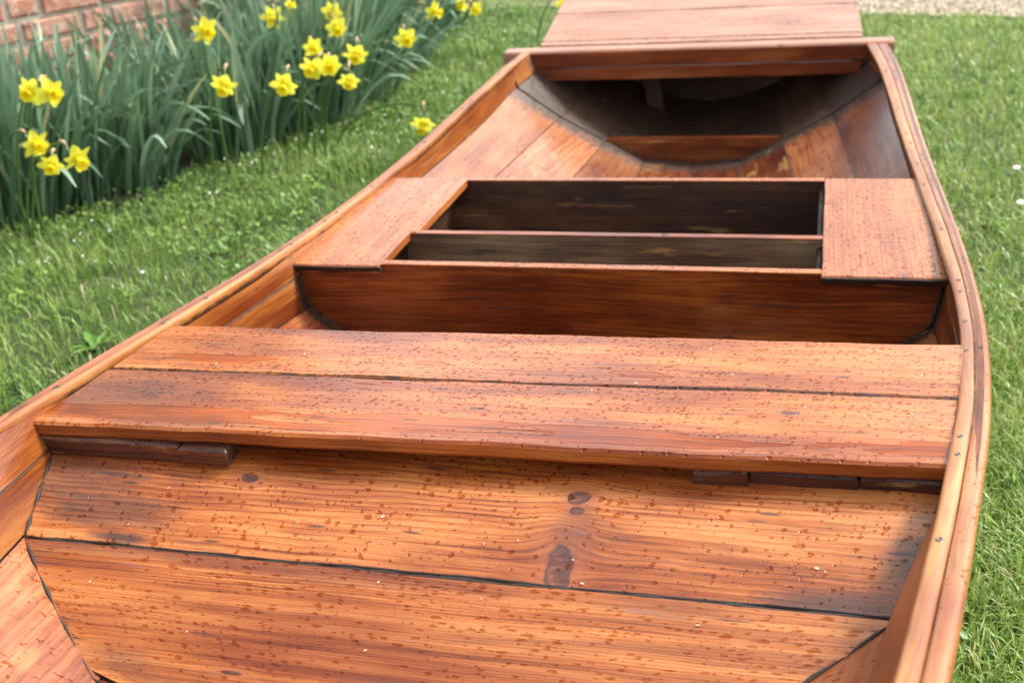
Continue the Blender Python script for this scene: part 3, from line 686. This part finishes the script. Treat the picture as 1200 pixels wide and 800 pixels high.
# tiny white flowers in the lawn by the bed
def star(V,Fc,c,r,nrm,npet=5,asp=.36):
    nrm=Vector(nrm).normalized(); a=nrm.orthogonal().normalized(); b=nrm.cross(a); c=Vector(c)
    for i in range(npet):
        an=i/npet*6.283+c.x*50; d=a*math.cos(an)+b*math.sin(an); s=nrm.cross(d); k=len(V)
        V+= [c, c+d*r*.6+s*r*asp+nrm*r*.1, c+d*r+nrm*r*.15, c+d*r*.6-s*r*asp+nrm*r*.1]; Fc.append((k,k+1,k+2,k+3))
V=[];Fc=[]
spots=[(530,100),(545,102),(560,105),(505,110),(310,160),(315,170),(305,180),(430,150),(375,145),(100,305),(45,315),(120,300),(300,180),(360,170),(470,135),(590,120),(600,95),(235,235),(200,230),(420,180),(395,165),(150,320),(60,325)]
for i in range(70):
    px,py=random.choice(spots); q=ground_at(px+random.gauss(0,22),py+random.gauss(0,14))
    if in_boat(np.array([q.x]),np.array([q.y]),.1)[0]: continue
    star(V,Fc,(q.x,q.y,G+random.uniform(.035,.06)),random.uniform(.0025,.0055),(random.gauss(0,.4),-.5,1))
M_white=simple('white_petal',(.80,.80,.76),.6)
o=link('chickweed_flowers',mesh_from('chickweed_flowers',V,Fc),M_white); o['kind']='stuff'; tag(o,'tiny white chickweed flowers scattered through the lawn by the flower bed','flowers')

# gravel stones
x=rng.uniform(-2.6,3.2,9000); y=path_edge(0)-.31*(x)+np.abs(rng.normal(0,1.0,9000))+.02
n=len(x); r=rng.uniform(.006,.016,n)
oc=np.array([(1,0,0),(0,1,0),(-1,0,0),(0,-1,0),(0,0,1)],float)
V=oc[None]*r[:,None,None]*rng.uniform(.6,1.25,(n,5,3))+np.stack([x,y,np.full(n,G+.010)],1)[:,None,:]
base=(np.arange(n)*5)[:,None]; L=np.concatenate([base+np.array([0,1,4]),base+np.array([1,2,4]),base+np.array([2,3,4]),base+np.array([3,0,4])],1).ravel()
me=np_mesh('gravel_stones',V.reshape(-1,3),L,np.arange(4*n)*3,np.full(4*n,3),np.repeat(rng.uniform(0,1,n),5),None)
o=link('gravel_stones',me,mat_leaf('stone_chips',[(0,(.18,.14,.09)),(.5,(.34,.275,.19)),(1,(.52,.45,.34))],.8,0,.3)); o['kind']='stuff'; tag(o,'pale beige gravel chips on the path behind the lawn','gravel')

# ------------------------------------------------------------------ brick wall
wall=empty('brick_wall',(-2.9,4.1,G)); tag(wall,'old red brick wall with pale crumbling mortar behind the daffodils','wall')
wd=Vector((.525,.851,0)).normalized(); wn=Vector((wd.y,-wd.x,0)); W0=Vector((-3.02,4.24,G))
if wn.dot(-W0)<0: wn=-wn
N=NT('weathered_red_brick'); a=N.attr('tint').outputs['Fac']; tc=N.n('ShaderNodeTexCoord').outputs['Object']
n1=N.noise(tc,26,5,.7); n2=N.noise(tc,7,3,.6); n3=N.noise(tc,120,3,.6)
c=N.ramp(a,[(0,(.34,.11,.07)),(.5,(.46,.20,.13)),(1,(.54,.30,.21))]); c=N.mix(N.ss(n1,.46,.64),c,(.58,.42,.33)); c=N.mix(N.math('MULTIPLY',N.ss(n2,.56,.7),.7),c,(.13,.055,.04))
N.bsdf(**{'Base Color':c,'Roughness':.9,'Normal':N.bump(N.math('ADD',n1,N.math('MULTIPLY',n3,.3)),.7,.012)}); M_brick=N.m
N=NT('lime_mortar'); tc=N.n('ShaderNodeTexCoord').outputs['Object']; n1=N.noise(tc,40,5,.7)
N.bsdf(**{'Base Color':N.ramp(n1,[(.3,(.36,.31,.24)),(.7,(.62,.57,.46))]),'Roughness':.95,'Normal':N.bump(n1,.9,.012)}); M_mortar=N.m
V=[];Fc=[];TI=[]
pitch=.093; s0,s1=-3.6,1.0
def wp(s,h,d): return W0+wd*s+Vector((0,0,h))+wn*d
for row in range(16):
    s=s0-random.uniform(0,.2)
    k=row%2
    while s<s1-.06:
        ln=(.235 if k%2==0 else .112)+random.uniform(-.008,.008); k+=1 if random.random()<.8 else 2
        h0=row*pitch+random.uniform(-.002,.003); hh=.076+random.uniform(-.004,.004); dp=random.uniform(-.004,.005)
        e=min(s+ln,s1); a=max(s,s0)
        if e-a>.03:
            b=.008; kk=len(V); t=random.random()
            j=lambda:random.uniform(-.003,.003)
            for (aa,cc) in ((a,h0),(e,h0),(e,h0+hh),(a,h0+hh)): V.append(wp(aa,cc,-.03))
            for (aa,cc) in ((a,h0),(e,h0),(e,h0+hh),(a,h0+hh)): V.append(wp(aa+j(),cc+j(),dp-.006))
            for (aa,cc) in ((a+b,h0+b),(e-b,h0+b),(e-b,h0+hh-b),(a+b,h0+hh-b)): V.append(wp(aa+j(),cc+j(),dp+.004))
            for r in (0,4):
                for q in range(4): Fc.append((kk+r+q,kk+r+(q+1)%4,kk+r+4+(q+1)%4,kk+r+4+q))
            Fc.append((kk+8,kk+9,kk+10,kk+11)); TI+=[t]*12
        s+=ln+.021
link('bricks',mesh_from('bricks',V,Fc,attrs={'tint':TI}),M_brick,wall)
V=[wp(s,h,d) for d in (-.0075,-.24) for (s,h) in ((s0,-.02),(s1+.01,-.02),(s1+.01,16*pitch),(s0,16*pitch))]
link('mortar',mesh_from('mortar',V,[(0,1,2,3),(7,6,5,4),(0,4,5,1),(1,5,6,2),(2,6,7,3),(3,7,4,0)]),M_mortar,wall)

# ------------------------------------------------------------------ daffodils
def leaf_clump(label,px,py,n,h,spread,lean=(0,0),off=(0,0),z=G,bent=.12,seed=1):
    r=random.Random(seed); c=ground_at(px,py)+Vector((off[0],off[1],0)); o=empty('daffodil_clump',c); tag(o,label,'daffodil leaves','daffodil clumps along the wall')
    V=[];Fc=[];TI=[]
    for _ in range(n):
        rad=spread*math.sqrt(r.random()); an=r.uniform(0,6.283); b=Vector((c.x+rad*math.cos(an),c.y+rad*math.sin(an),G-.005))
        L=h*r.uniform(.62,1.12); w=r.uniform(.011,.021); az=an+r.gauss(0,.7); out=r.uniform(.02,.55)*(.35+rad/spread)
        dirh=Vector((math.cos(az)*out+lean[0]*r.uniform(.4,1.4),math.sin(az)*out+lean[1]*r.uniform(.4,1.4),0))
        fold=r.random()<bent; curve=r.uniform(.1,.5); seg=9; ti=min(.95,max(0,r.gauss(.48,.2))); 
        if r.random()<.03: ti=1
        face=r.uniform(0,6.283); side=Vector((math.cos(face),math.sin(face),0)); tw=r.uniform(-1.2,1.2)
        p=b.copy(); d=Vector((dirh.x*.5,dirh.y*.5,1)).normalized(); kk=len(V); bendat=r.uniform(.5,.8)
        for i in range(seg+1):
            t=i/seg; ww=w*(.62+.5*math.sin(min(1,t*1.3+.12)*2.2))*(1 if t<.78 else max(.06,(1-t)/.22)**.6)
            sd=(side*math.cos(tw*t)+side.cross(Vector((0,0,1)))*math.sin(tw*t)); sd=(sd-d*sd.dot(d)).normalized(); nn=sd.cross(d)
            V+= [p-sd*ww*.5+nn*ww*.16,p.copy(),p+sd*ww*.5+nn*ww*.16]; TI+=[ti+r.uniform(-.03,.03)+.10*t]*3
            if i<seg:
                q=kk+i*3; Fc+=[(q,q+1,q+4,q+3),(q+1,q+2,q+5,q+4)]
            g=Vector((dirh.x,dirh.y,-curve*.5*t)); 
            if fold and t>bendat: g=Vector((dirh.x*2+.5*math.cos(az),dirh.y*2+.5*math.sin(az),-2.4))
            d=(d+g*(1.0/seg)*(.9 if not fold else 1.9)).normalized(); p=p+d*(L/seg)
            if p.z<G+.03: p.z=G+.03
    me=mesh_from('leaves',V,Fc,attrs={'tint':[min(1,max(0,a)) for a in TI]},smooth=True)
    link('leaves',me,M_daff,o); return o
LN=(.10,-.06)
CL=[('dense clump of tall daffodil leaves at the left edge of the photo',-10,262,140,.55,.22,(.02,.0),(-.02,.10)),
 ('upright daffodil leaf clump below the pair of blooms at far left',70,250,145,.55,.20,(.05,0),(-.08,.14)),
 ('tall daffodil leaf clump just left of the dark gap in the bed',140,232,142,.47,.18,(.22,-.06),(-.08,.14)),
 ('daffodil leaf clump just right of the dark gap in the bed',262,190,124,.47,.18,(.05,0),(-.05,.16)),
 ('daffodil leaf clump under the single bloom with bent trumpet',310,172,111,.47,.18,(.12,-.05),(-.1,.2)),
 ('daffodil leaf clump below the cluster of five blooms',365,160,142,.53,.20,(.16,-.08),(-.1,.18)),
 ('daffodil leaf clump leaning over the lawn beside the boat rail',425,135,130,.53,.20,(.28,-.12),(-.15,.2)),
 ('daffodil leaf clump under the blooms nearest the far lawn',470,95,142,.53,.24,(.30,-.10),(-.2,.25)),
 ('farthest daffodil leaf clump at the top edge of the photo',505,55,142,.53,.26,(.22,-.08),(-.2,.3)),
 ('daffodil leaf clump against the brick wall behind the dark gap',215,165,80,.50,.2,(.05,0),(-.2,.3)),
 ('daffodil leaf clump at the end of the brick wall',330,110,190,.56,.26,(.1,0),(-.1,.1)),
 ]
for i,(lb,px,py,n,h,sp,ln,of) in enumerate(CL): leaf_clump(lb,px,py,int(n*1.25),h,sp,ln,of,seed=40+i,bent=.24)

def mat_pet(name,c0,c1):
    N=NT(name); a=N.attr('tint').outputs['Fac']; c=N.ramp(a,[(0,c0),(1,c1)])
    b=N.n('ShaderNodeBsdfPrincipled',**{'i_Base Color':c,'i_Roughness':.5,'i_Specular IOR Level':.3}); t=N.n('ShaderNodeBsdfTranslucent',i_Color=c)
    mx=N.n('ShaderNodeMixShader',i_0=.35,i_1=b.outputs[0],i_2=t.outputs[0]); N.t.links.new(mx.outputs[0],N.out.inputs[0]); return N.m
M_pet=mat_pet('yellow_petal',(.90,.86,.05),(.94,.92,.14)); M_tr=mat_pet('golden_trumpet',(.88,.68,.015),(.93,.80,.03))
M_stem=simple('flower_stem',(.09,.17,.05),.45); M_spathe=simple('papery_spathe',(.42,.30,.17),.7)
def daffodil(label,px,py,z,face,size=1.0,base=None,seed=0):
    """face: direction the trumpet points; base: offset of the stem foot from the bloom"""
    r=random.Random(seed*7+3); c=ground_at(px,py,z); f=Vector(face).normalized(); b=Vector((c.x+base[0]*1.9,c.y+base[1]*1.9,G))
    o=empty('daffodil',b); tag(o,label,'daffodil','daffodils in bloom')
    # stem: rises, then neck bends over into the bloom
    back=c-f*.030*size; top=back-f*.018*size+Vector((0,0,.012)); pts=[]
    P0=b;P1=Vector((b.x,b.y,(z+G)/2+.12)).lerp(Vector((c.x,c.y,z)),.25);P2=top+Vector((b.x-c.x,b.y-c.y,0)).normalized()*.05+Vector((0,0,.02));
    for i in range(15):
        t=i/14; pts.append(P0*(1-t)**3+P1*3*t*(1-t)**2+P2*3*t*t*(1-t)+top*t**3)
    pts.append((top+back)/2+Vector((0,0,.002)))
    pts.append(back)
    tube('stem',pts,lambda t:.0042-.001*t,M_stem,o,k=7)
    tube('spathe',[top-f*.028+Vector((0,0,-.004)),top-f*.008+Vector((0,0,.004)),top+f*.012+Vector((0,0,.003))],lambda t:.001+.0055*math.sin(math.pi*min(1,t+.15)),M_spathe,o,k=6)
    ring0=f.orthogonal().normalized(); ring1=f.cross(ring0); fl=[];
    V=[];Fc=[];TI=[]
    for k in range(6):
        an=k/6*6.283+r.uniform(-.12,.12); d=ring0*math.cos(an)+ring1*math.sin(an); s=f.cross(d); ln=.040*size*r.uniform(.9,1.08); w=.0145*size*(1.1 if k%2 else .9); rec=r.uniform(-.35,.5); tw=r.uniform(-.3,.3)
        base_i=len(V); seg=7
        for i in range(seg+1):
            t=i/seg; rad=.004+ln*t; ww=w*math.sin(math.pi*min(.985,.10+.86*t**.85))**.8
            ax=f*(.004 - ln*rec*t*t*.5+ (0 if k%2 else .001)); ctr=c-f*.004+d*rad+ax; sd=(s+f*tw*t).normalized()
            V+= [ctr-sd*ww+f*ww*.22,ctr-sd*ww*.5+f*.0005,ctr-f*.0012,ctr+sd*ww*.5+f*.0005,ctr+sd*ww+f*ww*.22*math.cos(k)]; TI+=[t*.8+.1]*5
            if i<seg:
                for q in range(4): a0=base_i+i*5+q; Fc.append((a0,a0+1,a0+6,a0+5))
    link('petals',mesh_from('petals',V,Fc,attrs={'tint':TI},smooth=True),M_pet,o)
    V=[];Fc=[];TI=[];seg=8;K=24
    for i in range(seg+1):
        t=i/seg; rad=(.0095+.0035*t+.0055*max(0,t-.75)*4*.9)*size
        for q in range(K):
            an=q/K*6.283; fr=1+.10*math.sin(an*6+r.uniform(-.4,.4))*max(0,t-.6)*2.5
            V.append(c+f*(.034*size*t-.002+.0012*math.sin(an*9)*t)+(ring0*math.cos(an)+ring1*math.sin(an))*rad*fr); TI.append(t)
            if i<seg: a0=i*K+q;a1=i*K+(q+1)%K; Fc.append((a0,a1,a1+K,a0+K))
    k0=len(V); V.append(c+f*.004); TI.append(0); Fc+=[(k0,(q+1)%K+K*2,q+K*2) for q in range(K)]
    link('trumpet',mesh_from('trumpet',V,Fc,attrs={'tint':TI},smooth=True),M_tr,o)
    return o
DF=[('single daffodil bloom facing down, standing alone left of the big cluster',262,100,-.07,(.15,-.8,-.55),(-.12,.12)),
('lowest left bloom of the cluster of five, beside the bent leaf',333,99,-.08,(.1,-.9,-.45),(-.12,.1)),
('small topmost bloom of the cluster of five, behind the others',367,56,-.03,(.5,-.8,-.2),(-.10,.12)),
('daffodil bloom high at the top edge, left of the other top blooms',320,21,.0,(.3,-.9,-.35),(-.08,.14)),
('large daffodil bloom touching the top edge above the cluster',389,14,-.02,(.1,-.9,-.3),(-.10,.12)),
('half hidden bloom just under the large one at the top edge',394,33,-.05,(.5,-.7,-.4),(-.08,.15)),
('left bloom of the touching pair in the middle of the cluster',367,80,-.08,(-.1,-.9,-.3),(-.10,.1)),
('right bloom of the touching pair in the middle of the cluster',386,77,-.08,(.35,-.9,-.2),(-.10,.1)),
('right upper daffodil of the cluster, petals swept back',417,64,-.09,(.2,-.9,-.5),(-.14,.1)),
('small nodding bloom at the lower right of the cluster',409,95,-.11,(.2,-.8,-.6),(-.12,.12)),
('daffodil standing clear to the right of the cluster, facing the boat',476,45,-.10,(.4,-.8,-.35),(-.22,.14)),
('daffodil at the top edge seen from the side, facing right',508,13,-.05,(.9,-.3,-.25),(-.22,.14)),
('rightmost small bloom at the top edge over the far lawn',557,11,-.16,(.6,-.7,-.3),(-.2,.1)),
('tiny half hidden bloom beside the rightmost one at the top edge',541,6,-.15,(-.3,-.8,-.3),(-.2,.1)),
('lowest daffodil, drooping over the lawn close to the boat rail',495,145,-.28,(.1,-.75,-.65),(-.24,.16)),
('left bloom of the overlapping pair near the left edge',37,107,.02,(.0,-.95,-.2),(-.14,.08)),
('right bloom of the overlapping pair near the left edge, facing right',59,109,.02,(.8,-.5,-.2),(-.14,.08)),
('bloom seen from the side below the overlapping pair, facing right',41,169,-.12,(.85,-.4,-.3),(-.16,.06)),
('daffodil bloom seen from behind a leaf, lowest at far left',90,186,-.15,(.8,-.35,-.45),(-.16,.06)),
('small bloom deep among the leaves at far left',60,194,-.18,(.3,-.8,-.3),(-.12,.06)),
('bloom high against the brick wall, half hidden by leaves',240,36,.08,(.7,-.5,-.2),(-.06,.1)),
('thin bloom seen edge on at the top edge, right of the high left one',338,6,.0,(.95,.2,.0),(-.06,.1)),
('lone daffodil by the gravel, beside the foredeck edge',661,5,-.22,(.3,-.8,-.2),(-.10,.1))]
for i,(lb,px,py,z,fc,bs) in enumerate(DF): daffodil(lb,px,py,z+.07,fc,1.02 if 'small' not in lb and 'tiny' not in lb and 'thin' not in lb else .82,bs,i)

# daisies and broad weeds on the lawn
def daisy(label,px,py):
    c=ground_at(px,py); o=empty('daisy',c); tag(o,label,'daisy','daisies on the right lawn')
    tube('stem',[c,c+Vector((.003,0,.02)),c+Vector((.004,-.002,.042))],.0012,M_stem,o,k=5)
    V=[];Fc=[]; star(V,Fc,c+Vector((.004,-.002,.043)),.012,(-.1,-.35,1),13,.17)
    link('petals',mesh_from('petals',V,Fc),simple('pinkish_daisy_petal',(.82,.66,.70),.6),o)
    V=[];Fc=[]; star(V,Fc,c+Vector((.004,-.002,.046)),.004,(-.1,-.35,1),8,.5)
    link('centre',mesh_from('centre',V,Fc),simple('yellow_daisy_centre',(.75,.50,.03),.7),o)
daisy('pale pink daisy in the grass, the higher one of the two right of the boat',1188,213)
daisy('pink tipped daisy at the right edge, the lower one of the two',1192,255)
def weed(label,px,py,n,L,seed):
    r=random.Random(seed); c=ground_at(px,py); o=empty('broadleaf_weed',c); tag(o,label,'weed','broad leaved weeds in the lawn'); V=[];Fc=[];TI=[]
    for k in range(n):
        az=k/n*6.283+r.uniform(-.4,.4); el=r.uniform(.15,.8); ln=L*r.uniform(.7,1.1); w=ln*r.uniform(.2,.3); d=Vector((math.cos(az)*math.cos(el),math.sin(az)*math.cos(el),math.sin(el))); s=Vector((-math.sin(az),math.cos(az),0)); b=len(V); ti=r.uniform(.35,.9)
        p=c+Vector((0,0,.005))
        for i in range(7):
            t=i/6; ww=w*math.sin(math.pi*min(.97,.08+.9*t**1.3))**.8*(1+.18*math.sin(i*2.6))
            V+=[p-s*ww*.5+Vector((0,0,ww*.2)),p.copy(),p+s*ww*.5+Vector((0,0,ww*.2))]; TI+=[ti]*3
            if i<6: q=b+i*3; Fc+=[(q,q+1,q+4,q+3),(q+1,q+2,q+5,q+4)]
            p=p+d*(ln/6); d=(d+Vector((0,0,-.10))).normalized()
    link('leaves',mesh_from('leaves',V,Fc,attrs={'tint':TI},smooth=True),M_weed,o)
weed('broad leaved weed close to the left rail beside the bench end',112,412,9,.075,1)
weed('second broad leaved weed, up the rail from the bench end',152,352,8,.05,2)
weed('broad leaved weed in the middle of the left lawn',250,300,8,.05,3)
weed('bright green weed near the rail halfway up the left lawn',325,248,10,.05,4)
weed('broad leaved weed in the right lawn below the daisies',1168,268,9,.06,5)

V=[];Fc=[]
rr=random.Random(77)
for i in range(46):
    if i%2: y=rr.uniform(.68,.95); z=dz(y)+.0012; hw=hullw(y,dz(y))-.03
    else: y=rr.uniform(.99,1.29); z=.117+(y-.968)*(-.037/.343)+.0012; hw=.47
    x=CX+rr.uniform(-hw,hw); k=len(V); a=rr.uniform(0,3.14); l=rr.uniform(.0008,.0028); w_=rr.uniform(.0005,.0012)
    for (p,q) in ((-l,-w_*.4),(-l*.3,-w_),(l,-w_*.5),(l*.8,w_*.6),(-l*.2,w_)): V.append((x+p*math.cos(a)-q*math.sin(a),y+p*math.sin(a)+q*math.cos(a),z+rr.uniform(0,.0006)))
    Fc.append((k,k+1,k+2,k+3,k+4))
o=link('specks',mesh_from('specks',V,Fc),simple('pale_grit',(.62,.52,.40),.7)); o['kind']='stuff'; tag(o,'tiny pale specks of grit and bud scales lying on the wet boards','debris')
# ------------------------------------------------------------------ light
sun_el=math.radians(48); sun_az=math.radians(52)   # measured from +Y towards +X
w=bpy.data.worlds.new('World'); S.world=w; w.use_nodes=True; nt=w.node_tree; nt.nodes.clear()
sky=nt.nodes.new('ShaderNodeTexSky'); sky.sky_type='NISHITA'; sky.sun_disc=False; sky.sun_elevation=sun_el; sky.sun_rotation=sun_az; sky.air_density=1.2; sky.dust_density=4.0; sky.ozone_density=1.0
hs=nt.nodes.new('ShaderNodeHueSaturation'); hs.inputs['Saturation'].default_value=.30
bg=nt.nodes.new('ShaderNodeBackground'); bg.inputs[1].default_value=.135; ow=nt.nodes.new('ShaderNodeOutputWorld')
tcw=nt.nodes.new('ShaderNodeTexCoord'); cl=nt.nodes.new('ShaderNodeTexNoise'); cl.inputs['Scale'].default_value=2.6; cl.inputs['Detail'].default_value=5; cl.inputs['Roughness'].default_value=.55
mr=nt.nodes.new('ShaderNodeMapRange'); mr.inputs[1].default_value=.36; mr.inputs[2].default_value=.64; mr.inputs[3].default_value=.45; mr.inputs[4].default_value=1.7
vm=nt.nodes.new('ShaderNodeVectorMath'); vm.operation='SCALE'
nt.links.new(tcw.outputs['Generated'],cl.inputs['Vector']); nt.links.new(cl.outputs['Fac'],mr.inputs[0]); nt.links.new(sky.outputs[0],vm.inputs[0]); nt.links.new(mr.outputs[0],vm.inputs['Scale'])
nt.links.new(vm.outputs[0],hs.inputs['Color']); nt.links.new(hs.outputs[0],bg.inputs[0]); nt.links.new(bg.outputs[0],ow.inputs[0])
sl=bpy.data.lights.new('sun','SUN'); sl.energy=2.0; sl.angle=math.radians(12); sl.color=(1,.96,.90); so=bpy.data.objects.new('sun',sl); COL.objects.link(so)
dv=Vector((math.sin(sun_az)*math.cos(sun_el),math.cos(sun_az)*math.cos(sun_el),math.sin(sun_el)))
so.rotation_euler=dv.to_track_quat('Z','Y').to_euler(); so.location=(2,2,5)
S.view_settings.view_transform='Standard'; S.view_settings.look='None'; S.view_settings.gamma=1; S.view_settings.exposure=1.28
S.cycles.max_bounces=6; S.cycles.use_denoising=True
